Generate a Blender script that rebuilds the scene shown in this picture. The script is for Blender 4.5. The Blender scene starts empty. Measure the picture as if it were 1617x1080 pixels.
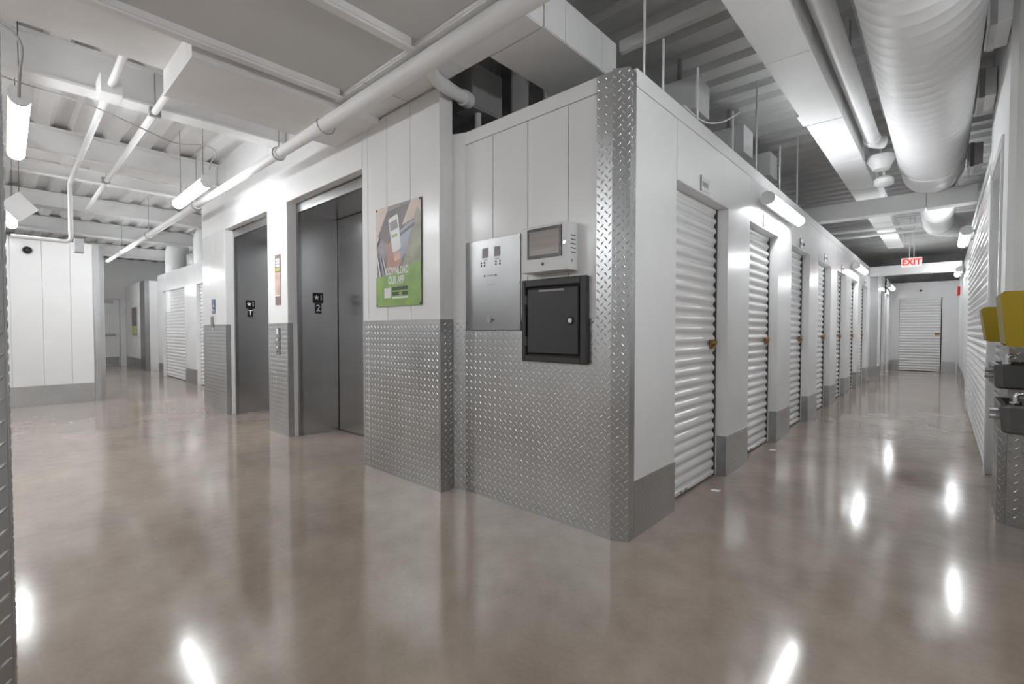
import bpy, math, random
from mathutils import Vector, Matrix
random.seed(7)
S = bpy.context.scene
COL = S.collection
R = math.radians
# ------------------------------------------------------------------ camera, world, exposure
EYE = 1.16
YAW, PITCH, FPX = R(42.47), R(-1.458), 743.5
cam_d = bpy.data.cameras.new('camera')
cam_d.sensor_width = 36.0
cam_d.lens = FPX / 1617 * 36
cam_d.clip_start = 0.02
cam_d.clip_end = 200
cam = bpy.data.objects.new('camera', cam_d)
COL.objects.link(cam)
cam.location = (0, 0, EYE)
cam.rotation_euler = (R(90) + PITCH, 0, YAW)
S.camera = cam
world = bpy.data.worlds.new('world')
S.world = world
world.use_nodes = True
world.node_tree.nodes['Background'].inputs[0].default_value = (.97, .99, 1, 1)
world.node_tree.nodes['Background'].inputs[1].default_value = 0.20
S.view_settings.view_transform = 'Standard'
S.view_settings.look = 'None'
S.view_settings.gamma = 1
S.view_settings.use_curve_mapping = False
S.view_settings.exposure = 1.85
S.cycles.use_denoising = True
S.cycles.max_bounces = 10
S.cycles.diffuse_bounces = 6
S.cycles.glossy_bounces = 5
TUBE = 11.0          # brightness of every lamp tube in the building

# ------------------------------------------------------------------ materials
def mat(name, col, rough=.5, metal=0, coat=0, emit=None, estr=0, noise=None, bump=None, spec=.5, stretch=(1, 1, 1)):
    m = bpy.data.materials.new(name)
    m.use_nodes = True
    nt = m.node_tree
    b = nt.nodes['Principled BSDF']
    b.inputs['Base Color'].default_value = (*col, 1)
    b.inputs['Roughness'].default_value = rough
    b.inputs['Metallic'].default_value = metal
    b.inputs['Coat Weight'].default_value = coat
    b.inputs['Coat Roughness'].default_value = .08
    b.inputs['Specular IOR Level'].default_value = spec
    if emit:
        b.inputs['Emission Color'].default_value = (*emit, 1)
        b.inputs['Emission Strength'].default_value = estr
    if noise or bump:
        tc = nt.nodes.new('ShaderNodeTexCoord')
        mp = nt.nodes.new('ShaderNodeMapping')
        mp.inputs['Scale'].default_value = stretch
        nt.links.new(tc.outputs['Object'], mp.inputs['Vector'])
    if noise:                      # (scale, colour spread, roughness spread)
        n = nt.nodes.new('ShaderNodeTexNoise')
        n.inputs['Scale'].default_value = noise[0]
        n.inputs['Detail'].default_value = 5
        nt.links.new(mp.outputs[0], n.inputs['Vector'])
        r = nt.nodes.new('ShaderNodeValToRGB')
        r.color_ramp.elements[0].position = .3
        r.color_ramp.elements[1].position = .7
        k = noise[1]
        r.color_ramp.elements[0].color = (*[max(0, c * (1 - k)) for c in col], 1)
        r.color_ramp.elements[1].color = (*[min(1, c * (1 + k)) for c in col], 1)
        nt.links.new(n.outputs['Fac'], r.inputs[0])
        nt.links.new(r.outputs[0], b.inputs['Base Color'])
        if len(noise) > 2:
            q = nt.nodes.new('ShaderNodeMapRange')
            q.inputs['To Min'].default_value = max(.02, rough - noise[2])
            q.inputs['To Max'].default_value = rough + noise[2]
            nt.links.new(n.outputs['Fac'], q.inputs['Value'])
            nt.links.new(q.outputs[0], b.inputs['Roughness'])
    if bump:                       # (scale, strength, distance)
        n2 = nt.nodes.new('ShaderNodeTexNoise')
        n2.inputs['Scale'].default_value = bump[0]
        n2.inputs['Detail'].default_value = 3
        nt.links.new(mp.outputs[0], n2.inputs['Vector'])
        bp = nt.nodes.new('ShaderNodeBump')
        bp.inputs['Strength'].default_value = bump[1]
        bp.inputs['Distance'].default_value = bump[2]
        nt.links.new(n2.outputs['Fac'], bp.inputs['Height'])
        nt.links.new(bp.outputs[0], b.inputs['Normal'])
    return m

def floor_mat():
    m = bpy.data.materials.new('polished_concrete')
    m.use_nodes = True
    nt = m.node_tree
    b = nt.nodes['Principled BSDF']
    tc = nt.nodes.new('ShaderNodeTexCoord')
    def nz(scale, detail, rough=.6):
        n = nt.nodes.new('ShaderNodeTexNoise')
        n.inputs['Scale'].default_value = scale
        n.inputs['Detail'].default_value = detail
        n.inputs['Roughness'].default_value = rough
        nt.links.new(tc.outputs['Object'], n.inputs['Vector'])
        return n
    a, c, d = nz(.9, 8, .62), nz(7, 6), nz(60, 3)
    def math_(op, x, y):
        k = nt.nodes.new('ShaderNodeMath')
        k.operation = op
        for i, v in enumerate((x, y)):
            if isinstance(v, (int, float)):
                k.inputs[i].default_value = v
            else:
                nt.links.new(v, k.inputs[i])
        return k.outputs[0]
    f = math_('ADD', math_('MULTIPLY', a.outputs['Fac'], .62), math_('ADD', math_('MULTIPLY', c.outputs['Fac'], .26), math_('MULTIPLY', d.outputs['Fac'], .12)))
    r = nt.nodes.new('ShaderNodeValToRGB')
    e = r.color_ramp.elements
    e[0].position, e[1].position = .36, .66
    e[0].color = (.26, .205, .165, 1)
    e[1].color = (.43, .355, .295, 1)
    mid = e.new(.5)
    mid.color = (.34, .274, .225, 1)
    nt.links.new(f, r.inputs[0])
    nt.links.new(r.outputs[0], b.inputs['Base Color'])
    q = nt.nodes.new('ShaderNodeMapRange')
    q.inputs['From Min'].default_value = .3
    q.inputs['From Max'].default_value = .7
    q.inputs['To Min'].default_value = .07
    q.inputs['To Max'].default_value = .2
    nt.links.new(f, q.inputs['Value'])
    nt.links.new(q.outputs[0], b.inputs['Roughness'])
    b.inputs['Specular IOR Level'].default_value = .5
    b.inputs['Coat Weight'].default_value = .15
    b.inputs['Coat Roughness'].default_value = .05
    bp = nt.nodes.new('ShaderNodeBump')
    bp.inputs['Strength'].default_value = .06
    bp.inputs['Distance'].default_value = .01
    w = nz(3.2, 2)
    nt.links.new(w.outputs['Fac'], bp.inputs['Height'])
    nt.links.new(bp.outputs[0], b.inputs['Normal'])
    return m

M = dict(
    floor=floor_mat(),
    panel=mat('glossy_white_panel', (.80, .80, .80), .22, noise=(2.5, .02, .05)),
    white=mat('white_paint', (.78, .78, .78), .45, noise=(3, .03)),
    ceil=mat('white_ceiling_paint', (.82, .82, .82), .6, noise=(2, .06)),
    grey_soffit=mat('grey_soffit_board', (.66, .66, .66), .7, noise=(1.5, .05)),
    deck=mat('ribbed_steel_deck', (.76, .76, .76), .42, noise=(1.2, .12), spec=.6),
    duct=mat('white_painted_duct', (.80, .80, .80), .5, noise=(3, .03)),
    door=mat('white_enamel', (.80, .80, .80), .2, noise=(6, .02)),
    tread=mat('aluminium_tread_plate', (.54, .545, .55), .33, 1, noise=(2.2, .08, .05)),
    steel=mat('brushed_stainless', (.57, .57, .575), .25, 1, noise=(2.5, .04), stretch=(.3, .3, 2)),
    steel_light=mat('satin_stainless', (.35, .35, .35), .3, 1, noise=(4, .06, .05)),
    galv=mat('galvanised_steel', (.42, .42, .43), .45, .9, noise=(9, .15)),
    grey_box=mat('grey_enamel', (.33, .33, .33), .45),
    dark=mat('dark_gap', (.02, .02, .02), .7),
    track=mat('dark_door_track', (.06, .06, .06), .5),
    brass=mat('aged_brass', (.42, .27, .09), .35, 1, noise=(40, .3)),
    chrome=mat('chrome', (.75, .75, .75), .12, 1),
    black=mat('black_plastic', (.035, .035, .036), .5, bump=(260, .25, .002)),
    black_gloss=mat('black_gloss', (.012, .012, .012), .2),
    screen=mat('screen_glass', (.38, .345, .32), .08, noise=(9, .25), stretch=(.3, .3, 3)),
    screen_edge=mat('screen_bezel', (.022, .018, .016), .25),
    kiosk=mat('white_powder_coat', (.70, .70, .70), .4),
    tube=mat('lamp_diffuser', (.9, .9, .9), .4, emit=(.95, .98, 1), estr=TUBE),
    lamp=mat('lamp_housing', (.72, .72, .72), .4),
    cable=mat('grey_cable', (.40, .40, .40), .6),
    wire=mat('dark_wire', (.10, .10, .10), .6),
    red=mat('red_plastic', (.5, .02, .015), .35),
    exitred=mat('exit_letters', (.7, .02, .015), .4, emit=(1, .05, .03), estr=.22),
    exitface=mat('exit_face', (.85, .8, .8), .4, emit=(1, .86, .86), estr=.12),
    yellow=mat('yellow_plastic', (.27, .19, .001), .42, noise=(5, .05)),
    fountain=mat('grey_stainless_basin', (.15, .15, .15), .34, .85, noise=(6, .12)),
    blue=mat('blue_sign', (.045, .075, .20), .4),
    signwhite=mat('sign_white', (.82, .82, .82), .5),
    brown=mat('brown_sign', (.22, .16, .15), .45),
    skin=mat('print_skin_tone', (.46, .27, .22), .5),
    pink=mat('print_peach', (.60, .42, .34), .5, noise=(9, .25)),
    green=mat('print_green', (.25, .40, .11), .4, noise=(7, .2)),
    lime=mat('print_lime', (.50, .55, .12), .5),
    ph_dark=mat('print_dark_taupe', (.13, .105, .10), .4, noise=(8, .3)),
    ph_mid=mat('print_grey_mauve', (.27, .235, .24), .4, noise=(12, .3)),
    ph_beige=mat('print_beige', (.60, .49, .41), .4, noise=(6, .12)),
    ph_olive=mat('print_olive_grey', (.30, .30, .22), .4, noise=(8, .25)),
    ph_blue=mat('print_blue_grey', (.33, .37, .45), .4, noise=(7, .2)),
    ph_white=mat('print_off_white', (.70, .72, .70), .4),
    pgrey=mat('print_grey', (.30, .28, .30), .5),
    inkdark=mat('print_dark_green', (.05, .075, .04), .5),
    ink=mat('dark_print', (.07, .07, .07), .5),
)

# ------------------------------------------------------------------ mesh helpers
class MB:
    def __init__(s):
        s.v, s.f = [], []
    def quad(s, a, b, c, d):
        n = len(s.v)
        s.v += [tuple(a), tuple(b), tuple(c), tuple(d)]
        s.f.append((n, n + 1, n + 2, n + 3))
        return s
    def poly(s, pts):
        n = len(s.v)
        s.v += [tuple(p) for p in pts]
        s.f.append(tuple(range(n, n + len(pts))))
        return s
    def box(s, x0, x1, y0, y1, z0, z1):
        if x0 > x1: x0, x1 = x1, x0
        if y0 > y1: y0, y1 = y1, y0
        if z0 > z1: z0, z1 = z1, z0
        n = len(s.v)
        s.v += [(x0, y0, z0), (x1, y0, z0), (x1, y1, z0), (x0, y1, z0), (x0, y0, z1), (x1, y0, z1), (x1, y1, z1), (x0, y1, z1)]
        for f in ((3, 2, 1, 0), (4, 5, 6, 7), (0, 1, 5, 4), (1, 2, 6, 5), (2, 3, 7, 6), (3, 0, 4, 7)):
            s.f.append(tuple(n + i for i in f))
        return s
    def bbox(s, x0, x1, y0, y1, z0, z1, b=.006):
        """box with chamfered edges"""
        if x0 > x1: x0, x1 = x1, x0
        if y0 > y1: y0, y1 = y1, y0
        if z0 > z1: z0, z1 = z1, z0
        b = min(b, (x1 - x0) * .45, (y1 - y0) * .45, (z1 - z0) * .45)
        n = len(s.v)
        X, Y, Z = (x0, x1), (y0, y1), (z0, z1)
        idx = {}
        for i in (0, 1):
            for j in (0, 1):
                for k in (0, 1):
                    for ax in range(3):
                        p = [X[i], Y[j], Z[k]]
                        for a2, (sg) in ((0, i), (1, j), (2, k)):
                            if a2 != ax:
                                p[a2] += b if sg == 0 else -b
                        # vertex lies on face 'ax'
                        idx[i, j, k, ax] = len(s.v)
                        s.v.append(tuple(p))
        def fc(*q):
            s.f.append(tuple(idx[t] for t in q))
        for ax in range(3):
            o = [a for a in range(3) if a != ax]
            for sd in (0, 1):
                def key(u, w):
                    t = [0, 0, 0]
                    t[ax] = sd; t[o[0]] = u; t[o[1]] = w
                    return (*t, ax)
                fc(key(0, 0), key(1, 0), key(1, 1), key(0, 1))
        for ax in range(3):                      # edges along ax
            o = [a for a in range(3) if a != ax]
            for u in (0, 1):
                for w in (0, 1):
                    def key(e, fa):
                        t = [0, 0, 0]
                        t[ax] = e; t[o[0]] = u; t[o[1]] = w
                        return (*t, fa)
                    fc(key(0, o[0]), key(1, o[0]), key(1, o[1]), key(0, o[1]))
        for i in (0, 1):
            for j in (0, 1):
                for k in (0, 1):
                    fc((i, j, k, 0), (i, j, k, 1), (i, j, k, 2))
        return s
    def prism(s, pts, d):
        """closed polygon pts (3D) extruded by vector d"""
        n, m = len(s.v), len(pts)
        d = Vector(d)
        s.v += [tuple(p) for p in pts] + [tuple(Vector(p) + d) for p in pts]
        s.f.append(tuple(range(n + m - 1, n - 1, -1)))
        s.f.append(tuple(range(n + m, n + 2 * m)))
        for i in range(m):
            j = (i + 1) % m
            s.f.append((n + i, n + j, n + m + j, n + m + i))
        return s
    def tube(s, path, r, n=10, caps=True):
        path = [Vector(p) for p in path]
        rr = r if isinstance(r, (list, tuple)) else [r] * len(path)
        base = len(s.v)
        up = None
        for i, p in enumerate(path):
            t = (path[min(i + 1, len(path) - 1)] - path[max(i - 1, 0)]).normalized()
            if up is None:
                up = Vector((0, 0, 1)) if abs(t.z) < .9 else Vector((1, 0, 0))
            a = (up - t * up.dot(t)).normalized()
            up = a
            b = t.cross(a)
            for k in range(n):
                q = 2 * math.pi * k / n
                s.v.append(tuple(p + (a * math.cos(q) + b * math.sin(q)) * rr[i]))
        for i in range(len(path) - 1):
            for k in range(n):
                k2 = (k + 1) % n
                o = base + i * n
                s.f.append((o + k, o + k2, o + n + k2, o + n + k))
        if caps:
            s.f.append(tuple(base + k for k in range(n - 1, -1, -1)))
            s.f.append(tuple(base + (len(path) - 1) * n + k for k in range(n)))
        return s
    def build(s, name, m, parent=None, smooth=False):
        me = bpy.data.meshes.new(name)
        org = Vector((0, 0, 0))
        p = parent
        while p is not None:
            org += p.location
            p = p.parent
        me.from_pydata([tuple(Vector(v) - org) for v in s.v], [], s.f)
        me.update()
        import bmesh
        bm = bmesh.new()
        bm.from_mesh(me)
        bmesh.ops.recalc_face_normals(bm, faces=bm.faces)
        bm.to_mesh(me)
        bm.free()
        if smooth:
            for q in me.polygons:
                q.use_smooth = True
            me.set_sharp_from_angle(angle=R(42))
        o = bpy.data.objects.new(name, me)
        COL.objects.link(o)
        me.materials.append(M[m])
        if parent is not None:
            o.parent = parent
        return o

def arc(c, r, a0, a1, ax1, ax2, n=8):
    c, ax1, ax2 = Vector(c), Vector(ax1), Vector(ax2)
    return [c + (ax1 * math.cos(R(a0 + (a1 - a0) * i / n)) + ax2 * math.sin(R(a0 + (a1 - a0) * i / n))) * r for i in range(n + 1)]

def tag(o, label, cat=None, group=None, kind=None):
    o['label'] = label
    if cat: o['category'] = cat
    if group: o['group'] = group
    if kind: o['kind'] = kind
    return o

def empty(name, loc, label=None, cat=None, group=None, kind=None):
    o = bpy.data.objects.new(name, None)
    o.empty_display_size = .1
    COL.objects.link(o)
    o.location = loc
    if label: tag(o, label, cat, group, kind)
    return o

def copy_tree(o, parent=None):
    c = o.copy()
    COL.objects.link(c)
    c.parent = parent
    for ch in o.children:
        copy_tree(ch, c)
    return c

def struct(name, mb, m, label=None, smooth=False):
    o = mb.build(name, m, None, smooth)
    o['kind'] = 'structure'
    if label: o['label'] = label
    return o

def box(name, m, parent, *a, b=0):
    return (MB().bbox(*a, b=b) if b else MB().box(*a)).build(name, m, parent)

_txt = {}
def text(name, s, size, m, parent, c, u, v, extr=.0006, sx=1.0, bold=0):
    """lettering centred on c, reading along u, upright along v"""
    cu = bpy.data.curves.new(name, 'FONT')
    cu.body = s
    cu.size = size
    cu.align_x, cu.align_y = 'CENTER', 'CENTER'
    cu.extrude = extr
    cu.offset = bold
    to = bpy.data.objects.new(name + '_tmp', cu)
    COL.objects.link(to)
    dg = bpy.context.evaluated_depsgraph_get()
    me = bpy.data.meshes.new_from_object(to.evaluated_get(dg))
    bpy.data.objects.remove(to)
    bpy.data.curves.remove(cu)
    u, v, c = Vector(u).normalized(), Vector(v).normalized(), Vector(c)
    w = u.cross(v)
    org = Vector((0, 0, 0))
    p = parent
    while p is not None:
        org += p.location
        p = p.parent
    for q in me.vertices:
        q.co = c + u * q.co.x * sx + v * q.co.y + w * q.co.z - org
    me.materials.clear()
    me.materials.append(M[m])
    me.name = name
    o = bpy.data.objects.new(name, me)
    COL.objects.link(o)
    o.parent = parent
    return o

# raised lugs of diamond tread plate: alternate 45 degree lenses on a chequer grid
def lugs(o, u, v, w, h, pitch=.034, ln=.030, wd=.0085, ht=.0019):
    o, u, v = Vector(o), Vector(u), Vector(v)
    nrm = u.cross(v)
    mb = MB()
    V, Fc = mb.v, mb.f
    du, dv = pitch * 1.4142, pitch * .70711
    nu, nv = max(1, int((w - .006) / du + .5)), max(1, int((h - .01) / dv))
    offu, offv = (w - (nu - .5) * du) / 2, (h - (nv - 1) * dv) / 2
    for j in range(nv):
        a = R(45) if j % 2 else R(-45)
        ca, sa = math.cos(a), math.sin(a)
        for i in range(nu):
            c = o + u * (offu + (i + (.5 if j % 2 else 0)) * du) + v * (offv + j * dv)
            def P(x, y, z):
                return tuple(c + u * (x * ca - y * sa) + v * (x * sa + y * ca) + nrm * z)
            n = len(V)
            V += [P(-ln / 2, 0, 0), P(-ln * .2, -wd / 2, 0), P(ln * .2, -wd / 2, 0), P(ln / 2, 0, 0), P(ln * .2, wd / 2, 0), P(-ln * .2, wd / 2, 0), P(-ln * .22, 0, ht), P(ln * .22, 0, ht)]
            Fc += [(n, n + 1, n + 6), (n + 1, n + 2, n + 7, n + 6), (n + 2, n + 3, n + 7), (n + 3, n + 4, n + 7), (n + 4, n + 5, n + 6, n + 7), (n + 5, n, n + 6)]
    return mb

def plate(name, parent, o, u, v, w, h, t=.004, label=None, pitch=.034, structure=False):
    """a sheet of tread plate, front face through o spanned by u*w, v*h, facing u x v"""
    o, u, v = Vector(o), Vector(u).normalized(), Vector(v).normalized()
    n = u.cross(v)
    q = MB().prism([o, o + u * w, o + u * w + v * h, o + v * h], -n * t).build(name, 'tread', parent)
    k = pitch / .034
    l = lugs(o + n * .0002, u, v, w, h, pitch, .030 * k, .0085 * k, .0019 * k).build('tread_pattern', 'tread', q)
    l['kind'] = 'stuff'
    if label: q['label'] = label
    return q

X, Y, Z = (1, 0, 0), (0, 1, 0), (0, 0, 1)
nX, nY = (-1, 0, 0), (0, -1, 0)
DECK = 3.45

# ------------------------------------------------------------------ floor and ceiling deck
fl = struct('floor', MB().box(-23, 4.5, -7, 20, -.12, 0), 'floor', 'polished tan concrete floor with a mottled glossy sheen')
deck = MB()
prof = []
yy = -7.0
while yy < 20:
    for dy, dz in ((0, 0), (.115, 0), (.150, .05), (.270, .05)):
        prof.append((yy + dy, DECK + dz))
    yy += .305
for i in range(len(prof) - 1):
    (ya, za), (yb, zb) = prof[i], prof[i + 1]
    deck.quad((-23, ya, za), (4.5, ya, za), (4.5, yb, zb), (-23, yb, zb))
deck.box(-23, 4.5, -7, 20, DECK + .09, DECK + .2)
struct('ceiling', deck, 'deck', 'white ribbed steel deck ceiling high above the partitions')

# ------------------------------------------------------------------ elevator wall (faces the lobby)
E = 2.116
HEAD, PLT = 2.53, 1.235
w = MB()
w.box(-8.30, -7.25, E + .012, E + .084, 0, DECK)
w.box(-5.75, -5.22, E + .012, E + .084, 0, DECK)
w.box(-3.66, -2.631, E + .012, E + .084, 0, DECK)
w.box(-7.25, -5.75, E + .012, E + .084, HEAD, DECK)
w.box(-5.22, -3.66, E + .012, E + .084, HEAD, DECK)
w.box(-8.30, -8.2, E + .084, 2.82, 0, DECK)                      # return into the passage
wall_e = struct('wall_elevator', w, 'white', 'white panel wall holding the two steel elevator entrances')
def panels(parent, edges, y, z0, z1, t=.012, gap=.004):
    for a, b in zip(edges[:-1], edges[1:]):
        box('wall_panel', 'panel', parent, a + gap / 2, b - gap / 2, y, y + t, z0, z1, b=.003)
panels(wall_e, [-3.66, -3.575, -3.288, -2.973, -2.631], E, PLT, 2.86)
panels(wall_e, [-5.75, -5.70, -5.22], E, PLT, HEAD)
panels(wall_e, [-8.30, -7.78, -7.25], E, PLT, HEAD)
panels(wall_e, [-8.30, -7.25, -5.71, -3.66], E, HEAD, DECK)
# white and plated reveals of the openings
for xr, s in ((-5.22, 1), (-7.25, 1), (-3.66, -1), (-5.75, -1)):
    box('reveal_panel', 'panel', wall_e, xr, xr + s * .006, E + .002, E + .10, PLT, HEAD)
    o = plate('reveal_plate', wall_e, (xr + s * .006, E + (.0 if s > 0 else .055), 0), Y if s > 0 else nY, Z, .055, PLT, .006)
    box('reveal_trim', 'panel', wall_e, xr, xr + s * .008, E + .057, E + .10, 0, PLT)
# front tread plates below
plate('tread_plate', wall_e, (-8.30, E - .002, 0), X, Z, 1.05, PLT, .012, pitch=.036)
plate('tread_plate', wall_e, (-5.75, E - .002, 0), X, Z, .53, PLT, .012, pitch=.036)
plate('tread_plate', wall_e, (-3.575, E - .002, 0), X, Z, .944, PLT, .012)
plate('tread_plate', wall_e, (-3.66, E - .002, 0), X, Z, .083, PLT, .012)
# side of the near pillar and the joint to the kiosk wall
box('side_panel', 'white', wall_e, -2.635, -2.627, E, 2.235, PLT + .003, 2.86)
plate('side_plate', wall_e, (-2.625, E, 0), Y, Z, .118, PLT, .008)
dj = (Vector((-2.53, 2.272, 0)) - Vector((-2.625, 2.234, 0)))
plate('joint_plate', wall_e, (-2.625, 2.236, 0), dj, Z, dj.length * .98, PLT, .006)
MB().prism([(-2.627, 2.236, PLT), (-2.53, 2.275, PLT), (-2.53, 2.30, PLT), (-2.627, 2.30, PLT)], (0, 0, 1.33)).build('joint_panel', 'white', wall_e)

# ------------------------------------------------------------------ kiosk wall and corner guard
P = 2.27
KP = 1.224
w = MB().box(-2.53, -1.40, P + .012, P + .09, 0, 2.545)
w.box(-1.40, -1.345, P + .03, P + .09, 0, 2.545)
wall_k = struct('wall_kiosk', w, 'white', 'white panel wall with tread plate below, carrying the kiosk and the black box')
panels(wall_k, [-2.53, -2.254, -1.945, -1.633, -1.434], P, KP, 2.47)
box('top_rail', 'panel', wall_k, -2.53, -1.434, P - .002, P + .05, 2.474, 2.56, b=.002)
plate('tread_plate', wall_k, (-2.53, P - .002, 0), X, Z, .10, 1.156, .012)
plate('tread_plate', wall_k, (-2.428, P - .002, 0), X, Z, .994, 1.156, .012)
plate('tread_plate', wall_k, (-1.99, P - .002, 1.158), X, Z, .556, KP - 1.158, .012)
CH0, CH1 = Vector((-1.336, 2.262, 0)), Vector((-1.25, 2.305, 0))
guard = empty('corner_guard', (-1.3, 2.3, 0), 'tall chamfered tread plate guard on the corner beside the black box', 'corner guard')
plate('flange', guard, (-1.434, 2.262, 0), X, Z, .098, 2.555, .004)
dc = CH1 - CH0
plate('face', guard, CH0, dc, Z, dc.length, 2.565, .004, pitch=.034)
plate('flange', guard, (-1.25, 2.305, 0), Y, Z, .062, 2.555, .003)

# ------------------------------------------------------------------ left corridor wall with its roll-up doors
K = -1.252
D0, D1, PER, DH, WT = 2.905, 3.87, 1.525, 2.11, 2.485
ND = 7
w = MB()
w.box(K - .08, K - .012, 2.372, D0, 0, 2.58)
for k in range(ND):
    y0 = D0 + k * PER
    w.box(K - .11, K - .012, y0 + D1 - D0, y0 + PER, 0, 2.58)
    w.box(K - .11, K - .012, y0, y0 + D1 - D0, DH, 2.58)
YE = D0 + ND * PER
wall_c = struct('wall_corridor_left', w, 'white', 'white partition along the left of the corridor with a row of doors')
box('wall_panel', 'panel', wall_c, K - .012, K, 2.370, D0 - .002, .318, WT, b=.002)
for k in range(ND):
    a, b_, c = D0 + k * PER + .002, D0 + k * PER + (D1 - D0), D0 + (k + 1) * PER - .002
    pts = [(K, a, DH), (K, b_, DH), (K, b_, .318), (K, c, .318), (K, c, WT), (K, a, WT)]
    MB().prism(pts, (-.012, 0, 0)).build('wall_panel', 'panel', wall_c)
    box('jamb', 'panel', wall_c, K - .105, K, b_ - .004, b_ + .002, 0 if k > 3 else .318, DH)
    box('jamb_foot', 'galv', wall_c, K - .07, K - .003, b_ - .006, b_ + .002, 0, .318)
    box('jamb_edge', 'white', wall_c, K - .105, K - .07, b_ - .006, b_ + .002, 0, .318)
    box('head_trim', 'white', wall_c, K - .105, K, a, b_, DH - .004, DH + .002)
box('top_rail', 'panel', wall_c, K - .05, K + .002, 2.372, YE, WT + .004, 2.585, b=.002)
base = empty('baseboard_corridor', (K, 2.4, 0), kind='structure')
base['label'] = 'row of short tread plates along the foot of the left corridor wall'
plate('base_plate', base, (K + .003, 2.368, 0), Y, Z, D0 - 2.368, .318, .015, pitch=.030)
for k in range(ND):
    y0 = D0 + k * PER + (D1 - D0)
    plate('base_plate', base, (K + .003, y0, 0), Y, Z, PER - (D1 - D0), .318, .015, pitch=.034)

PITCH_S = .077
def slat_mesh(length):
    """one rolled slat: flat rib, rounded crown, along +Y, facing +X, starting at z = 0"""
    h = PITCH_S
    pr = [(.000, 0), (.000, .012), (.009, .022), (.015, .034), (.017, .044), (.015, .054), (.009, .066), (0, .0765)]
    mb = MB()
    n = len(pr)
    for yv in (0, length):
        mb.v += [(px_, yv, pz) for px_, pz in pr]
    for i in range(n - 1):
        mb.f.append((i, i + n, i + n + 1, i + 1))
    # back sheet gives the slat its thickness
    mb.v += [(-.004, 0, 0), (-.004, 0, h), (-.004, length, 0), (-.004, length, h)]
    b = 2 * n
    mb.f += [(b, b + 1, b + 3, b + 2), (0, b, b + 2, n), (n - 1, 2 * n - 1, b + 3, b + 1)]
    mb.f.append(tuple([b] + list(range(n)) + [b + 1]))
    mb.f.append(tuple([b + 2] + list(range(n, 2 * n)) + [b + 3]))
    return mb
def roll_door(name, label, loc, rz, width, height, single, latch=True):
    """door in local frame: along +Y from 0 to width, front facing +X"""
    d = empty(name, (0, 0, 0), label, 'door', kind='structure')
    n = int((height - .03) / PITCH_S) + 1
    if single:
        s0 = None
        for i in range(n):
            if s0 is None:
                s0 = slat_mesh(width - .03).build('slat', 'door', d, True)
                s0.location = (0, .005, .045)
            else:
                s = s0.copy()
                COL.objects.link(s)
                s.parent = d
                s.location = (0, .005, .045 + i * PITCH_S)
    else:
        mb = MB()
        for i in range(n):
            t = slat_mesh(width - .03)
            b = len(mb.v)
            mb.v += [(x, y + .005, z + .045 + i * PITCH_S) for x, y, z in t.v]
            mb.f += [tuple(b + q for q in f) for f in t.f]
        mb.build('slat_curtain', 'door', d, True)
    MB().bbox(-.004, .02, .005, width - .025, .012, .045, b=.004).build('bottom_bar', 'door', d)
    MB().box(-.02, .004, 0, width, 0, .012).build('rubber_seal', 'dark', d)
    g = MB().box(-.012, .020, width - .022, width - .004, .0, height)
    for i in range(n):
        g.box(-.004, .012, width - .032, width - .022, .06 + i * PITCH_S, .085 + i * PITCH_S)
    g.build('guide_track', 'track', d)
    MB().box(-.012, .006, .0, .006, 0, height).build('guide_track', 'track', d)
    for yy_ in (.28, .36):
        MB().bbox(.02, .032, yy_, yy_ + .03, .02, .04, b=.003).build('foot_clip', 'galv', d)
    if latch:
        l = MB().bbox(.017, .026, width - .145, width - .05, 1.012, 1.085, b=.003).build('latch', 'brass', d)
        MB().bbox(.026, .040, width - .15, width - .034, 1.055, 1.075, b=.004).build('slide_bolt', 'brass', l)
        MB().tube([(.026, width - .10, 1.035), (.045, width - .10, 1.035)], .013, 12).build('lock_cylinder', 'brass', l)
        MB().bbox(.02, .034, width - .04, width - .02, 1.045, 1.085, b=.003).build('keeper', 'brass', l)
        MB().bbox(.026, .034, width - .142, width - .055, 1.014, 1.026, b=.003).build('cover_lip', 'brass', l)
    d.location = loc
    d.rotation_euler.z = rz
    return d
ordn = ['nearest to the corner guard', 'second from the corner guard', 'third from the corner guard', 'fourth from the corner guard', 'fifth from the corner guard', 'sixth from the corner guard', 'seventh from the corner guard']
for k in range(ND):
    roll_door('door_%d' % (k + 1), 'white roll-up door with brass latch on the left of the corridor, ' + ordn[k], (K - .10, D0 + k * PER, 0), 0, D1 - D0, DH - .006, k < 3)
for k in range(ND):
    yc = D0 + k * PER + .47
    t = empty('number_plate', (K, yc, DH + .07), 'small white number plate above the roll-up door ' + ordn[k], 'number plate', 'unit number plates')
    box('plate', 'signwhite', t, K + .0005, K + .004, yc - .075, yc + .075, DH + .02, DH + .115, b=.001)
    for q in range(4):
        box('digit', 'pgrey', t, K + .004, K + .0046, yc - .055 + q * .027, yc - .034 + q * .027, DH + .05, DH + .085)
    box('edge_stop', 'ink', t, K + .0005, K + .006, yc - .082, yc - .076, DH + .01, DH + .12)
    if k >= 2:
        box('peephole', 'ink', t, K + .002, K + .01, yc + .10, yc + .125, DH + .06, DH + .085)

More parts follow.
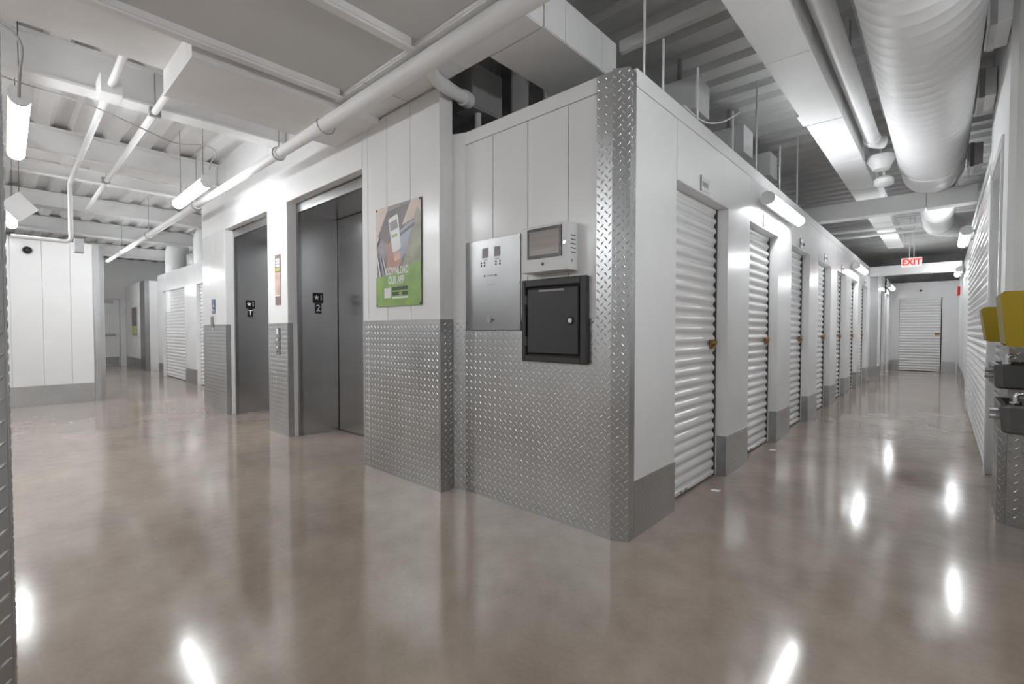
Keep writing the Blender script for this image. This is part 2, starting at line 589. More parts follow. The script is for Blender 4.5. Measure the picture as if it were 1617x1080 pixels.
# ------------------------------------------------------------------ jog at the end of the corridor, end wall
w = MB().box(-1.40, -1.115, 13.53, 13.60, 0, 2.56)
w.box(-1.20, -1.112, 13.60, 14.35, 0, 2.5).box(-1.20, -1.112, 15.25, 15.7, 0, 2.5).box(-1.20, -1.112, 16.6, 17.5, 0, 2.5).box(-1.20, -1.112, 14.35, 16.6, 2.11, 2.5)
wall_j = struct('wall_jog', w, 'panel', 'white partition stepping into the far end of the corridor')
plate('tread_plate', wall_j, (-1.36, 13.525, 0), X, Z, .25, 2.4, .004, pitch=.05)
plate('tread_plate', wall_j, (-1.108, 13.53, 0), Y, Z, .10, 2.4, .004, pitch=.05)
for a, b_ in ((13.66, 14.35), (15.25, 15.7), (16.6, 17.45)):
    plate('base_plate', wall_j, (-1.108, a, 0), Y, Z, b_ - a, .318, .004, pitch=.05)
roll_door('door_8', 'white roll-up door just past the full-height tread plate in the far corridor', (-1.19, 14.35, 0), 0, .9, 2.1, False, False)
roll_door('door_9', 'white roll-up door on the left nearest to the end wall of the corridor', (-1.19, 15.7, 0), 0, .9, 2.1, False, False)
EW = 17.5
w = MB().box(-1.20, -.935, EW, EW + .09, 0, 2.5).box(-.025, .40, EW, EW + .09, 0, 2.5).box(-.935, -.025, EW, EW + .09, 2.06, 2.5)
wall_end = struct('wall_corridor_end', w, 'panel', 'white end wall of the corridor around a single roll-up door')
plate('base_plate', wall_end, (-1.11, EW - .006, 0), X, Z, .17, .30, .005, pitch=.06)
plate('base_plate', wall_end, (-.02, EW - .006, 0), X, Z, .28, .30, .005, pitch=.06)
roll_door('door_10', 'white roll-up door with brass latch facing down the corridor in its end wall', (-.935, EW + .02, 0), R(-90), .91, 2.055, True)
dm = empty('security_camera', (-.48, EW, 2.25), 'small dark camera above the door in the corridor end wall', 'camera')
MB().tube([(-.48, EW - .05, 2.26), (-.48, EW - .001, 2.26)], [.025, .035], 12).build('lens', 'black_gloss', dm)
MB().tube([(-.48, EW - .012, 2.26), (-.48, EW - .001, 2.26)], .05, 12).build('base', 'white', dm)
bw = MB()
xx = -4.5
while xx < 4.4:
    bw.box(xx, xx + .16, 19.3, 19.36, 0, DECK)
    bw.box(xx + .16, xx + .22, 19.34, 19.40, 0, DECK)
    xx += .22
struct('wall_back', bw, 'deck', 'ribbed steel back wall seen above the corridor end wall')

# ------------------------------------------------------------------ right side of the corridor
RW = .268
w = MB()
zz, NZ = 0.0, 0
while zz < 2.5:
    w.prism([(RW + .03, 5.44, zz), (RW + .016, 5.44, zz + .01), (RW, 5.44, zz + .028), (RW, 5.44, zz + .048), (RW + .016, 5.44, zz + .066), (RW + .03, 5.44, zz + .076)], (0, 4.6, 0))
    zz += .076
w.box(RW + .03, RW + .1, 5.44, 10.04, 0, 2.53)
wall_r = struct('wall_corridor_right', w, 'panel', 'white horizontally corrugated partition on the right of the corridor')
box('top_rail', 'white', wall_r, RW - .004, RW + .1, 5.44, 10.04, 2.52, 2.60)
w = MB().box(RW + .03, RW + .13, 10.04, EW + .09, 0, 2.6)
wall_r2 = struct('wall_corridor_far_right', w, 'panel', 'smooth white partition beyond the corrugated one on the right')
plate('base_plate', wall_r2, (RW + .026, 17.4, 0), nY, Z, 3.0, .318, .004, pitch=.06)
plate('base_plate', wall_r2, (RW + .026, 13.8, 0), nY, Z, 2.2, .318, .004, pitch=.06)
w = MB().box(RW - .004, RW + .35, 5.365, 5.44, 0, DECK)                     # far jamb of the doorway
w.box(RW, RW + .1, 4.42, 5.365, 2.34, DECK)                               # wall above the doorway
w.box(RW, RW + .06, 4.12, 4.42, 0, DECK)
w.box(RW + .06, 4.2, 4.035, 4.12, 0, DECK)
w.prism([(RW, 4.065, 0), (RW + .03, 4.035, 0), (RW + .06, 4.035, 0), (RW + .06, 4.12, 0), (RW, 4.12, 0)], (0, 0, DECK))
wall_n = struct('wall_doorway', w, 'white', 'white wall around the doorway beside the drinking fountains')
box('door_casing', 'panel', wall_n, RW - .012, RW, 5.30, 5.37, 0, 2.40)
box('door_casing', 'panel', wall_n, RW - .012, RW, 4.42, 5.37, 2.34, 2.41)
box('door_casing', 'panel', wall_n, RW - .012, RW, 4.36, 4.42, 0, 2.41)
plate('tread_plate', wall_n, (RW - .014, 4.40, 0), nY, Z, .33, 1.13, .006)
dr = Vector((RW + .022, 4.03, 0)) - Vector((RW - .014, 4.068, 0))
plate('tread_plate', wall_n, (RW - .014, 4.068, 0), dr, Z, dr.length, 1.13, .004)
plate('tread_plate', wall_n, (RW + .024, 4.028, 0), X, Z, .36, 1.13, .005, pitch=.036)
d = empty('door_11', (RW + .2, 4.9, 0), kind='structure')
tag(d, 'plain white hinged door set back in the doorway beside the drinking fountains', 'door')
box('door_leaf', 'panel', d, RW + .20, RW + .245, 4.43, 5.36, .008, 2.33, b=.003)
struct('wall_fountain', MB().box(.66, .76, -4, 4.035, 0, 2.6), 'white', 'white side wall behind the drinking fountains')

# near wall end at the left edge of the view
w = MB().box(-1.80, -1.512, -1.6, .002, 0, 2.56)
wall_near = struct('wall_near', w, 'white', 'wall end with a tread plate guard at the left edge')
plate('corner_plate', wall_near, (-1.508, -.085, 0), Y, Z, .095, 2.56, .004)
plate('corner_plate', wall_near, (-1.506, .0145, 0), nX, Z, .10, 2.56, .004)

# ------------------------------------------------------------------ left lobby block
LX, LT = -10.18, 2.545
w = MB().box(LX - .1, LX - .012, -1.6, 1.05, 0, LT).box(-15, LX - .1, 1.10, 1.19, 0, LT)
wall_l = struct('wall_lobby_left', w, 'white', 'free-standing white panel wall on the far left of the lobby')
for a, b_ in ((-1.0, -.20), (-.20, .137), (.137, .473), (.473, .791), (.791, 1.058)):
    box('wall_panel', 'panel', wall_l, LX - .012, LX, a + .002, b_ - .002, .305, LT, b=.002)
plate('base_plate', wall_l, (LX + .003, -1.0, 0), Y, Z, 2.056, .305, .01, pitch=.04)
gl = empty('corner_guard', (LX, 1.12, 0), 'tall tread plate guard on the corner of the far left lobby wall', 'corner guard')
plate('flange', gl, (LX + .004, 1.058, 0), Y, Z, .08, 2.54, .004, pitch=.04)
dg_ = Vector((LX - .12, 1.21, 0)) - Vector((LX + .004, 1.138, 0))
plate('face', gl, (LX + .004, 1.138, 0), dg_, Z, dg_.length, 2.54, .004, pitch=.04)
sc_ = empty('security_camera', (LX, .325, 2.36), 'small black round camera high on the far left lobby wall', 'camera')
MB().tube([(LX + .001, .325, 2.36), (LX + .02, .325, 2.36)], .055, 16).build('ring', 'black', sc_, True)
MB().tube([(LX + .02, .325, 2.36), (LX + .04, .325, 2.36)], [.04, .02], 16).build('lens', 'black_gloss', sc_, True)

# ------------------------------------------------------------------ passage beyond the elevators
PY = 2.82
w = MB().box(-12.45, -11.53, PY, PY + .1, 0, 2.56).box(-15.0, -14.52, PY, PY + .1, 0, 2.56)
w.box(-14.52, -12.45, PY, PY + .1, 2.12, 2.56).box(-11.53, -9.4, PY, PY + .1, 2.12, 2.56).box(-9.4, -8.2, PY, PY + .1, 0, 2.56)
w.box(-15.05, -15.0, PY, 6, 0, 2.56)
wall_p = struct('wall_passage', w, 'panel', 'white partition with wide roll-up doors down the left passage')
plate('base_plate', wall_p, (-12.43, PY - .004, 0), X, Z, .88, .318, .004, pitch=.06)
plate('base_plate', wall_p, (-15.0, PY - .004, 0), X, Z, .46, .318, .004, pitch=.06)
roll_door('door_12', 'wide white roll-up door down the left passage, left of the elevators', (-14.52, PY + .08, 0), R(-90), 2.07, 2.11, False, False)
roll_door('door_13', 'white roll-up door in the left passage half hidden by the elevator wall', (-11.53, PY + .08, 0), R(-90), 2.13, 2.11, False, False)
w = MB().box(-19.6, -16.62, PY, PY + .1, 0, 2.56).box(-16.72, -16.62, PY + .1, 5, 0, 2.56)
wall_q = struct('wall_passage_far', w, 'panel', 'white wall with a small poster at the far end of the left passage')
plate('base_plate', wall_q, (-19.55, PY - .004, 0), X, Z, 2.93, .318, .004, pitch=.06)
gq = empty('corner_guard', (-16.6, PY, 0), 'smooth steel guard on the far passage corner beside the small poster', 'corner guard')
MB().box(-17.25, -16.61, PY - .008, PY - .001, 0, 2.56).build('flange', 'steel_light', gq)
MB().box(-16.618, -16.605, PY - .008, PY + .10, 0, 2.56).build('flange', 'steel_light', gq)
w = MB().box(-19.75, -19.6, 2.68, 6, 0, DECK).box(-19.75, -19.6, -2, 1.62, 0, DECK).box(-19.75, -19.6, 1.62, 2.68, 2.16, DECK)
struct('wall_passage_end', w, 'white', 'white wall closing the left passage around a fire door')
d = empty('door_14', (-19.6, 2.15, 0), kind='structure')
tag(d, 'white fire door with a push bar at the end of the left passage', 'door')
box('door_leaf', 'white', d, -19.66, -19.61, 1.63, 2.67, .01, 2.15, b=.004)
box('kick_plate', 'steel_light', d, -19.61, -19.605, 1.66, 2.64, .03, .30)
box('push_bar', 'galv', d, -19.61, -19.54, 1.75, 2.55, .99, 1.05, b=.01)
box('door_closer', 'galv', d, -19.61, -19.54, 2.2, 2.5, 2.02, 2.10, b=.01)
# closing walls of the building behind the units
struct('wall_units', MB().box(-4.3, -4.2, 4.9, 19.4, 0, DECK + .1), 'white', 'plain wall behind the storage units')
struct('wall_shaft', MB().box(-8.2, -2.7, 4.8, 4.9, 0, DECK + .1).box(-2.98, -2.90, 3.05, 4.8, 0, DECK + .1), 'grey_soffit', 'grey wall of the elevator shaft above the partitions')
struct('wall_outer', MB().box(-23, -8.2, 6.0, 6.1, 0, DECK + .1), 'white', 'plain outer wall behind the left passage')
struct('wall_outer_right', MB().box(3.3, 3.4, -6.9, 19.4, 0, DECK + .1), 'white', 'plain outer wall behind the right units')
struct('wall_outer_near', MB().box(-22.5, 3.3, -6.9, -6.8, 0, DECK + .1), 'white', 'plain outer wall behind the camera')
struct('wall_outer_left', MB().box(-22.6, -22.5, -6.9, 6.0, 0, DECK + .1), 'white', 'plain outer wall beyond the left passage')

# ------------------------------------------------------------------ elevators
def elevator(label, x0, x1, top):
    e = empty('elevator_entrance', ((x0 + x1) / 2, E + .1, 0), label, 'elevator', 'elevator entrances')
    a, b_ = x0 + .05, x1 - .05
    y0, y1 = E + .10, 2.685
    jt = top - .10
    MB().box(x0, a, y0, y0 + .035, 0, top).build('frame_side', 'steel_light', e)
    MB().box(b_, x1, y0, y0 + .035, 0, top).build('frame_side', 'steel_light', e)
    MB().box(a, b_, y0, y0 + .035, jt, top).build('frame_head', 'steel_light', e)
    MB().box(x0 - .06, a, y0 + .035, y1 - .012, 0, jt + .02).build('jamb', 'steel', e)
    MB().box(b_, x1 + .06, y0 + .035, y1 - .012, 0, jt + .02).build('jamb', 'steel', e)
    MB().box(a, b_, y0 + .035, y1, jt, jt + .02).build('soffit', 'steel', e)
    m = (a + b_) / 2
    MB().box(a - .05, b_ + .05, y1 + .012, y1 + .05, 0, jt + .02).build('dark_recess', 'dark', e)
    for p, q in ((a + .014, m - .002), (m + .002, b_ - .014)):
        box('door_panel', 'steel', e, p, q, y1 - .02, y1 + .01, .008, jt - .004, b=.003)
    return e
elevator('dark brushed steel elevator entrance, the nearer one beside the app poster', -5.22, -3.66, HEAD)
elevator('dark brushed steel elevator entrance, the farther one beside the blue sign', -7.25, -5.75, HEAD)
def floor_sign(label, xj, yc, zc, low):
    s = empty('floor_sign', (xj, yc, zc), label, 'sign', 'elevator floor signs')
    box('upper_plate', 'black_gloss', s, xj + .001, xj + .004, yc - .06, yc + .06, zc, zc + .115)
    box('lower_plate', 'black_gloss', s, xj + .001, xj + .004, yc - .037, yc + .037, zc - .115, zc - .002)
    st = []
    for i in range(10):
        r = .031 if i % 2 == 0 else .013
        q = R(90 + i * 36)
        st.append((xj + .004, yc - .017 + r * math.cos(q), zc + .063 + r * math.sin(q)))
    MB().prism(st, (.001, 0, 0)).build('star', 'signwhite', s)
    text('numeral', '1', .085, 'signwhite', s, (xj + .0048, yc + .034, zc + .06), Y, Z)
    text('character', low, .10, 'signwhite', s, (xj + .0048, yc, zc - .058), Y, Z)
    return s
floor_sign('black star one plate over a 2 on the nearer elevator jamb', -5.17, 2.43, 1.46, '2')
floor_sign('black star one plate over a T on the farther elevator jamb', -7.20, 2.41, 1.46, 'T')

# ------------------------------------------------------------------ soffits over the lobby, bulkhead over the kiosk wall
sf = MB().box(-3.56, -1.70, 1.74, E, 2.880, 3.13).box(-2.13, -1.70, E, 2.12, 2.880, 3.13)
so = struct('ceiling_soffit', sf, 'ceil', 'white boxed soffit running along the top of the elevator wall')
for a, b_ in ((-3.55, -3.0), (-2.99, -2.35), (-2.34, -1.705)):
    box('soffit_board', 'ceil', so, a, b_, 1.75, E - .004, 2.873, 2.880)
so2 = struct('ceiling_soffit_grey', MB().box(-3.40, -1.70, -3.2, 1.735, 2.90, 3.13), 'grey_soffit', 'large grey dropped ceiling board above the lobby')
for xa, l in ((-3.30, 'pale steel angle along the outer edge of the grey dropped ceiling'), (-2.42, 'pale steel angle across the middle of the grey dropped ceiling')):
    o = empty('ceiling_angle', (xa, 1.7, 2.85), l, 'steel angle', 'angles under the grey ceiling')
    box('web', 'ceil', o, xa, xa + .055, -3.0, 1.70, 2.862, 2.9)
    box('flange', 'ceil', o, xa - .012, xa + .045, -3.0, 1.73, 2.848, 2.862)
    box('shadow_gap', 'galv', o, xa - .018, xa, -3.0, 1.70, 2.872, 2.9)
struct('ceiling_soffit_white', MB().box(-4.10, -3.40, -3.2, .83, 3.0, DECK + .05).box(-4.12, -3.40, .83, E, 2.825, DECK + .05), 'ceil', 'white stepped bulkhead left of the grey dropped ceiling')
blk = struct('ceiling_bulkhead', MB().box(-2.13, -1.70, 2.125, 2.92, 2.875, 3.13), 'ceil', 'white boxed bulkhead rising behind the kiosk wall')
box('bulkhead_board', 'ceil', blk, -1.70, -1.694, 2.125, 2.32, 2.879, 3.126)
box('bulkhead_board', 'ceil', blk, -1.70, -1.694, 2.325, 2.72, 2.879, 3.126)
box('bulkhead_board', 'ceil', blk, -1.70, -1.694, 2.725, 2.915, 2.879, 3.126)

# ------------------------------------------------------------------ ceiling beams
def beam(label, x0, x1, y0, y1, z0, z1, along, group, web=.03, fl_=.025):
    o = empty('ceiling_beam', ((x0 + x1) / 2, (y0 + y1) / 2, z0), label, 'beam', group)
    if along == 'y':
        c = (x0 + x1) / 2
        box('bottom_flange', 'ceil', o, x0, x1, y0, y1, z0, z0 + fl_, b=.004)
        box('web', 'ceil', o, c - web / 2, c + web / 2, y0, y1, z0 + fl_, z1 - fl_)
        box('top_flange', 'ceil', o, x0, x1, y0, y1, z1 - fl_, z1)
    else:
        c = (y0 + y1) / 2
        box('bottom_flange', 'ceil', o, x0, x1, y0, y1, z0, z0 + fl_, b=.004)
        box('web', 'ceil', o, x0, x1, c - web / 2, c + web / 2, z0 + fl_, z1 - fl_)
        box('top_flange', 'ceil', o, x0, x1, y0, y1, z1 - fl_, z1)
    return o
GB = 'white steel beams under the lobby deck'
beam('white ceiling beam nearest the stepped bulkhead over the lobby', -5.36, -5.16, -6, 2.11, 3.12, DECK, 'y', GB, .12)
beam('white ceiling beam over the hanging lamp, second from the bulkhead', -7.75, -7.45, -6, 2.11, 3.14, DECK, 'y', GB, .16)
beam('slim white ceiling beam between the hanging lamp and the passage girder', -9.15, -9.05, -6, 2.11, 3.28, DECK, 'y', GB)
beam('deep white girder crossing the mouth of the left passage', -11.15, -10.9, -6, 5.9, 3.20, 3.44, 'y', GB, .2)
beam('white girder farther down the left passage', -13.6, -13.3, -6, 5.9, 3.16, 3.44, 'y', GB, .2)
beam('white girder at the far end of the left passage', -16.8, -16.5, -6, 5.9, 3.16, 3.44, 'y', GB, .2)
GC = 'white box beams across the corridor'
def boxbeam(label, y0, y1, z0, z1, x0=-1.60, x1=.262):
    o = empty('cross_beam', (-.5, y0, z0), label, 'beam', GC)
    m = -.17
    box('cladding', 'ceil', o, x0, m - .002, y0, y1, z0, z1, b=.004)
    box('cladding', 'ceil', o, m + .002, x1, y0, y1, z0, z1, b=.004)
boxbeam('white box beam across the corridor in front of the second duct', 7.42, 7.62, 2.60, 2.80)
boxbeam('white box beam across the corridor behind the exit sign', 13.15, 13.35, 2.36, 2.56, -1.24)

# ------------------------------------------------------------------ ducts, pipes
def ribbed(o, name, c, r, y0, y1, step, m='duct'):
    pth, rad = [], []
    y_ = y0
    while y_ < y1:
        for dy, dr_ in ((0, 0), (step * .80, 0), (step * .86, .0028), (step * .94, .0028)):
            if y_ + dy < y1:
                pth.append((c[0], y_ + dy, c[1])); rad.append(r + dr_)
        y_ += step
    pth.append((c[0], y1, c[1])); rad.append(r)
    return MB().tube(pth, rad, 40).build(name, m, o, True)
du = empty('spiral_duct', (-.117, 4, 2.7), 'large white round spiral duct above the corridor', 'duct')
DC = (-.117, 2.96)
ribbed(du, 'body', DC, .267, 1.9, 6.55, .125)
ribbed(du, 'end_sleeve', DC, .262, 6.55, 7.1, .28)
MB().tube([(DC[0], 6.50, DC[1]), (DC[0], 6.56, DC[1])], .275, 40).build('band', 'duct', du, True)
MB().tube([(DC[0], 7.1, DC[1]), (DC[0], 7.16, DC[1]), (DC[0], 7.40, DC[1])], [.262, .24, .20], 40).build('reducer', 'duct', du, True)
for y_ in (3.2, 5.2):
    MB().box(-.135, -.10, y_, y_ + .03, 3.22, DECK).build('hanger_strap', 'galv', du)
du2 = empty('spiral_duct', (-.09, 10, 2.7), 'smaller white round duct beyond the first box beam, turning right', 'duct')
c2 = (-.09, 2.95)
MB().tube([(c2[0], 7.41, c2[1]), (c2[0], 8.5, c2[1]), (c2[0], 10.7, c2[1])] + arc((c2[0] + .35, 10.7, c2[1]), .35, 180, 90, X, Y, 10) + [(1.2, 11.05, c2[1])], .195, 32).build('body', 'duct', du2, True)
for y_ in (8.2, 9.4, 10.6):
    MB().tube([(c2[0], y_, c2[1]), (c2[0], y_ + .03, c2[1])], .202, 32).build('band', 'duct', du2, True)
# branch boxes to the right of the round duct
for i, (y_, z0, z1, l) in enumerate(((3.9, 2.92, 3.16, 'nearest white branch duct between the round duct and the right wall'), (5.0, 2.9, 3.1, 'middle white branch duct between the round duct and the right wall'), (6.6, 2.80, 3.02, 'far white branch duct at the end of the round duct'))):
    o = empty('branch_duct', (.25, y_, z0), l, 'duct', 'branch ducts')
    box('body', 'duct', o, .157, .262, y_, y_ + .35, z0, z1, b=.004)
    box('collar', 'galv', o, .17, .20, y_ - .008, y_ + .358, z0 - .008, z1 + .008)
rd = empty('rectangular_duct', (-.76, 4, 2.9), 'long white rectangular duct beside the round duct', 'duct')
ys = [1.9, 2.2, 3.45, 4.7, 5.95, 7.2, 8.45, 9.7, 10.95, 12.9]
for a, b_ in zip(ys[:-1], ys[1:]):
    box('section', 'duct', rd, -.895, -.635, a + .003, b_ - .003, 2.90, 3.12)
for a in ys[1:-1]:
    box('joint_flange', 'duct', rd, -.899, -.631, a - .006, a + .006, 2.896, 3.124)
tab = empty('duct_tab', (-.93, 4.7, 2.9), 'small white sheet tab hanging at the left edge of the rectangular duct', 'bracket')
box('tab', 'duct', tab, -.925, -.90, 4.5, 4.75, 2.92, 3.05)
pc = empty('white_pipe', (-.55, 4, 3.0), 'white pipe between the rectangular duct and the round duct', 'pipe')
MB().tube([(-.545, 1.9, 3.03), (-.545, 5.85, 3.03)] + arc((-.395, 5.85, 3.03), .15, 180, 118, X, Y, 5), .062, 16).build('run', 'duct', pc, True)
MB().tube([(-.545, 5.75, 3.03), (-.545, 5.86, 3.03)], .072, 16).build('coupling', 'duct', pc, True)
for y_ in (2.6, 4.3):
    MB().tube([(-.545, y_, 3.09), (-.545, y_, DECK)], .006, 6).build('hanger_rod', 'galv', pc)
pc2 = empty('white_pipe', (-.36, 4, 3.2), 'thin white pipe tight against the left of the round duct', 'pipe')
MB().tube([(-.42, 1.9, 3.16), (-.42, 5.6, 3.16)], .03, 12).build('run', 'duct', pc2, True)
bl = empty('alarm_bell', (-.52, 6.2, 2.83), 'white cone shaped alarm speaker hanging under the end of the white pipe', 'speaker')
MB().tube([(-.508, 6.25, 2.97), (-.508, 6.25, 2.93), (-.508, 6.25, 2.90), (-.508, 6.25, 2.83)], [.118, .118, .105, .07], 24).build('cone', 'signwhite', bl, True)
MB().tube([(-.508, 6.25, 2.97), (-.508, 6.25, 3.06)], .012, 8).build('stem', 'lamp', bl)
sn = empty('ceiling_sensor', (-.54, 6.3, 2.72), 'small white sensor head below the cone speaker', 'sensor')
MB().tube([(-.49, 6.35, 2.78), (-.49, 6.35, 2.75), (-.49, 6.35, 2.70), (-.49, 6.35, 2.68)], [.05, .085, .085, .06], 20).build('head', 'signwhite', sn, True)
MB().tube([(-.49, 6.35, 2.78), (-.49, 6.35, 2.83)], .012, 8).build('stem', 'lamp', sn)

# sprinkler main along the elevator wall
mp = empty('sprinkler_pipe', (-6, 1.8, 2.75), 'long white sprinkler pipe running along the top of the elevator wall', 'pipe')
MB().tube([(-14.7, 1.8, 2.80), (-4.5, 1.8, 2.80)], .041, 16).build('run', 'duct', mp, True)
MB().tube([(-4.5, 1.8, 2.80), (-3.2, 1.8, 2.80), (-.9, 1.8, 2.80)], [.044, .058, .058], 18).build('run', 'duct', mp, True)
for x_ in (-4.62, -7.3, -10.2, -12.8):
    MB().tube([(x_, 1.8, 2.80), (x_ + .07, 1.8, 2.80)], .055, 16).build('coupling', 'duct', mp, True)
    MB().tube(arc((x_ + .03, 1.8, 2.80), .06, 0, 360, Y, Z, 14), .005, 6).build('clevis_ring', 'galv', mp)
    MB().tube([(x_ + .03, 1.8, 2.86), (x_ + .03, 1.8, DECK)], .005, 6).build('hanger_rod', 'galv', mp)
MB().tube(arc((-3.66, 1.8, 2.80), .075, 0, 360, Y, Z, 16), .005, 6).build('clevis_ring', 'galv', mp)
MB().tube([(-3.66, 1.8, 2.875), (-3.66, 1.8, 2.99)], .005, 6).build('hanger_rod', 'galv', mp)
MB().tube([(-2.05, 1.80, 2.80), (-2.25, 1.81, 2.80), (-2.37, 1.84, 2.805), (-2.45, 1.91, 2.81), (-2.505, 2.01, 2.815), (-2.55, 2.16, 2.825), (-2.60, 2.33, 2.845), (-2.61, 2.37, 2.85)], .045, 18).build('elbow_branch', 'duct', mp, True)
MB().tube([(-2.59, 2.30, 2.842), (-2.613, 2.380, 2.850)], .056, 18).build('coupling', 'duct', mp, True)
jb = empty('junction_box', (-2.68, 2.55, 2.8), 'grey metal junction box in the dark gap above the kiosk wall', 'junction box')
box('body', 'grey_box', jb, -2.79, -2.60, 2.40, 2.725, 2.815, 3.15, b=.004)
MB().tube([(-2.66, 2.52, 2.3), (-2.66, 2.52, 2.815)], .026, 12).build('stub_pipe', 'duct', jb, True)
box('cover', 'grey_box', jb, -2.60, -2.595, 2.415, 2.715, 2.83, 3.135)
for i, (xa, l) in enumerate(((-2.86, 'pale stud beside the grey junction box above the kiosk wall'), (-2.51, 'pale stud nearer the bulkhead above the kiosk wall'))):
    o = empty('wall_stud', (xa, 2.9, 2.4), l, 'stud', 'studs above the kiosk wall')
    box('web', 'galv', o, xa, xa + .12, 2.98, 3.0, 0, DECK)
    box('lip', 'galv', o, xa, xa + .01, 2.94, 2.98, 0, DECK)

# conduits over the left of the lobby
cg = 'thin conduits above the lobby'
o = empty('ceiling_conduit', (-7, .8, 3.0), 'white conduit that drops from the deck and turns left toward the diamond panel', 'conduit', cg)
MB().tube([(-3.9, .62, 3.05), (-8.2, .66, 3.05)] + arc((-8.2, .66, 2.97), .08, 90, 180, X, Z, 5) + [(-8.28, .66, 2.35)] + arc((-8.28, .60, 2.35), .06, 0, -90, Y, Z, 5) + [(-8.28, .13, 2.29)], .025, 10).build('run', 'duct', o, True)
box('junction_box', 'duct', o, -4.97, -4.75, .56, .70, 2.98, 3.12, b=.006)
box('end_box', 'galv', o, -8.34, -8.24, .69, .78, 2.16, 2.34, b=.004)
o = empty('ceiling_conduit', (-6, 1.0, 3.0), 'straight white conduit under the deck right of the dropping conduit', 'conduit', cg)
MB().tube([(-4.6, .97, 3.08), (-10.5, 1.0, 3.08)], .027, 10).build('run', 'duct', o, True)
for x_ in (-5.2, -8.0):
    box('clamp', 'galv', o, x_, x_ + .04, .935, 1.02, 3.045, 3.12, b=.003)
    MB().tube([(x_ + .02, .98, 3.1), (x_ + .02, .98, DECK)], .005, 6).build('hanger_rod', 'galv', o)
dmd = empty('diamond_panel', (-7.2, .2, 2.5), 'white diamond shaped panel hanging above the left lobby wall', 'panel')
c = Vector((-7.6, .19, 2.53))
pts = []
for a in (0, 90, 180, 270):
    pts.append(c + Vector((-.35, 1, 0)).normalized() * math.cos(R(a)) * .165 + Vector((0, 0, 1)) * math.sin(R(a)) * .165)
MB().prism(pts, (-.02, -.007, 0)).build('sheet', 'signwhite', dmd)
MB().tube([c + Vector((-.01, 0, .16)), c + Vector((-.01, 0, .9))], .004, 6).build('hanger_wire', 'wire', dmd)
# cables
def cable(label, pts, r=.006, m='cable'):
    P_ = [Vector(p) for p in pts]
    out = []
    n = len(P_)
    for i in range(n - 1):
        p0, p1, p2, p3 = P_[max(i - 1, 0)], P_[i], P_[i + 1], P_[min(i + 2, n - 1)]
        for k in range(8):
            t = k / 8
            out.append(.5 * ((2 * p1) + (p2 - p0) * t + (2 * p0 - 5 * p1 + 4 * p2 - p3) * t * t + (3 * p1 - p0 - 3 * p2 + p3) * t ** 3))
    out.append(P_[-1])
    o = MB().tube(out, r, 6).build('cable', m)
    tag(o, label, 'cable')
    return o
cable('grey cable sagging across the lobby ceiling to the hanging lamp', [(-4.75, -.3, 3.0), (-4.95, .05, 2.96), (-5.0, .5, 2.94), (-5.15, .9, 2.90), (-5.3, 1.15, 2.90), (-5.25, 1.38, 2.93), (-5.2, 1.46, 2.86), (-5.30, 1.44, 2.80), (-5.36, 1.44, 2.74)])
cable('grey cable looping down to the lamp at the left edge', [(-4.2, .0, 3.0), (-4.15, .09, 2.95), (-4.1, .13, 2.85), (-4.15, .12, 2.72), (-4.35, .12, 2.64)], .009)
# thick insulated risers behind the passage wall
for x_, y_, l in ((-14.2, 3.05, 'thick white insulated riser above the wide roll-up door in the passage'), (-11.7, 3.05, 'thick white insulated riser beside the elevator wall in the passage'), (-16.2, 3.6, 'thick white insulated riser above the far steel corner guard')):
    o = empty('insulated_riser', (x_, y_, 2.5), l, 'pipe', 'insulated risers')
    MB().tube([(x_, y_, 1.6), (x_, y_, 3.05)] + arc((x_, y_ + .25, 3.05), .25, 180, 100, Y, Z, 5) , .22, 18).build('pipe', 'duct', o, True)
    MB().tube([(x_, y_, 2.78), (x_, y_, 2.81)], .228, 18).build('band', 'duct', o, True)

# corridor: strut, hanger rods, boxes above the partition
o = empty('ceiling_strut', (-1.4, 3.05, 3.1), 'white strut crossing from the bulkhead to the rectangular duct', 'strut')
box('channel', 'ceil', o, -1.74, -.2, 3.03, 3.08, 3.14, 3.22, b=.003)
for i, (y_, l) in enumerate(((3.83, 'grey sheet metal box above the partition, nearest the corner guard'), (5.07, 'grey sheet metal box above the partition, second from the corner guard'), (6.05, 'grey sheet metal box above the partition, third from the corner guard'))):
    o = empty('sheet_box', (-1.65, y_, 2.95), l, 'metal box', 'sheet boxes above the partition')
    z0 = 2.95
    box('body', 'galv' if False else 'ceil', o, -1.86, -1.5, y_, y_ + .30, z0, z0 + .27, b=.004)
    box('strap', 'galv', o, -1.70, -1.67, y_ + .1, y_ + .13, z0 + .27, DECK)
for i, (y_, top) in enumerate(((2.55, 3.45), (2.80, 2.95), (3.35, 3.0), (4.1, 2.95), (4.75, 3.45), (5.6, 3.1), (6.4, 3.45))):
    o = MB().tube([(-1.30, y_, 2.58), (-1.30, y_, top)], .008, 6)
    o.box(-1.325, -1.275, y_ - .02, y_ + .02, 2.53, 2.585)
    q = o.build('hanger_rod', 'duct')
    tag(q, ['thin white rod standing on the partition top beside the bulkhead', 'short white rod on the partition top right after the bulkhead', 'white rod on the partition top below the first sheet metal box', 'short white rod above the first roll-up door', 'tall white rod above the second roll-up door', 'white rod on the partition top above the wall lamp', 'tall white rod on the partition top near the box beam'][i], 'rod', 'rods on the partition top')
q = cable('thin white cable lying loose above the partition top', [(-1.34, 3.2, 2.70), (-1.30, 3.45, 2.66), (-1.25, 3.7, 2.72), (-1.2, 3.95, 2.86)], .006, 'duct')
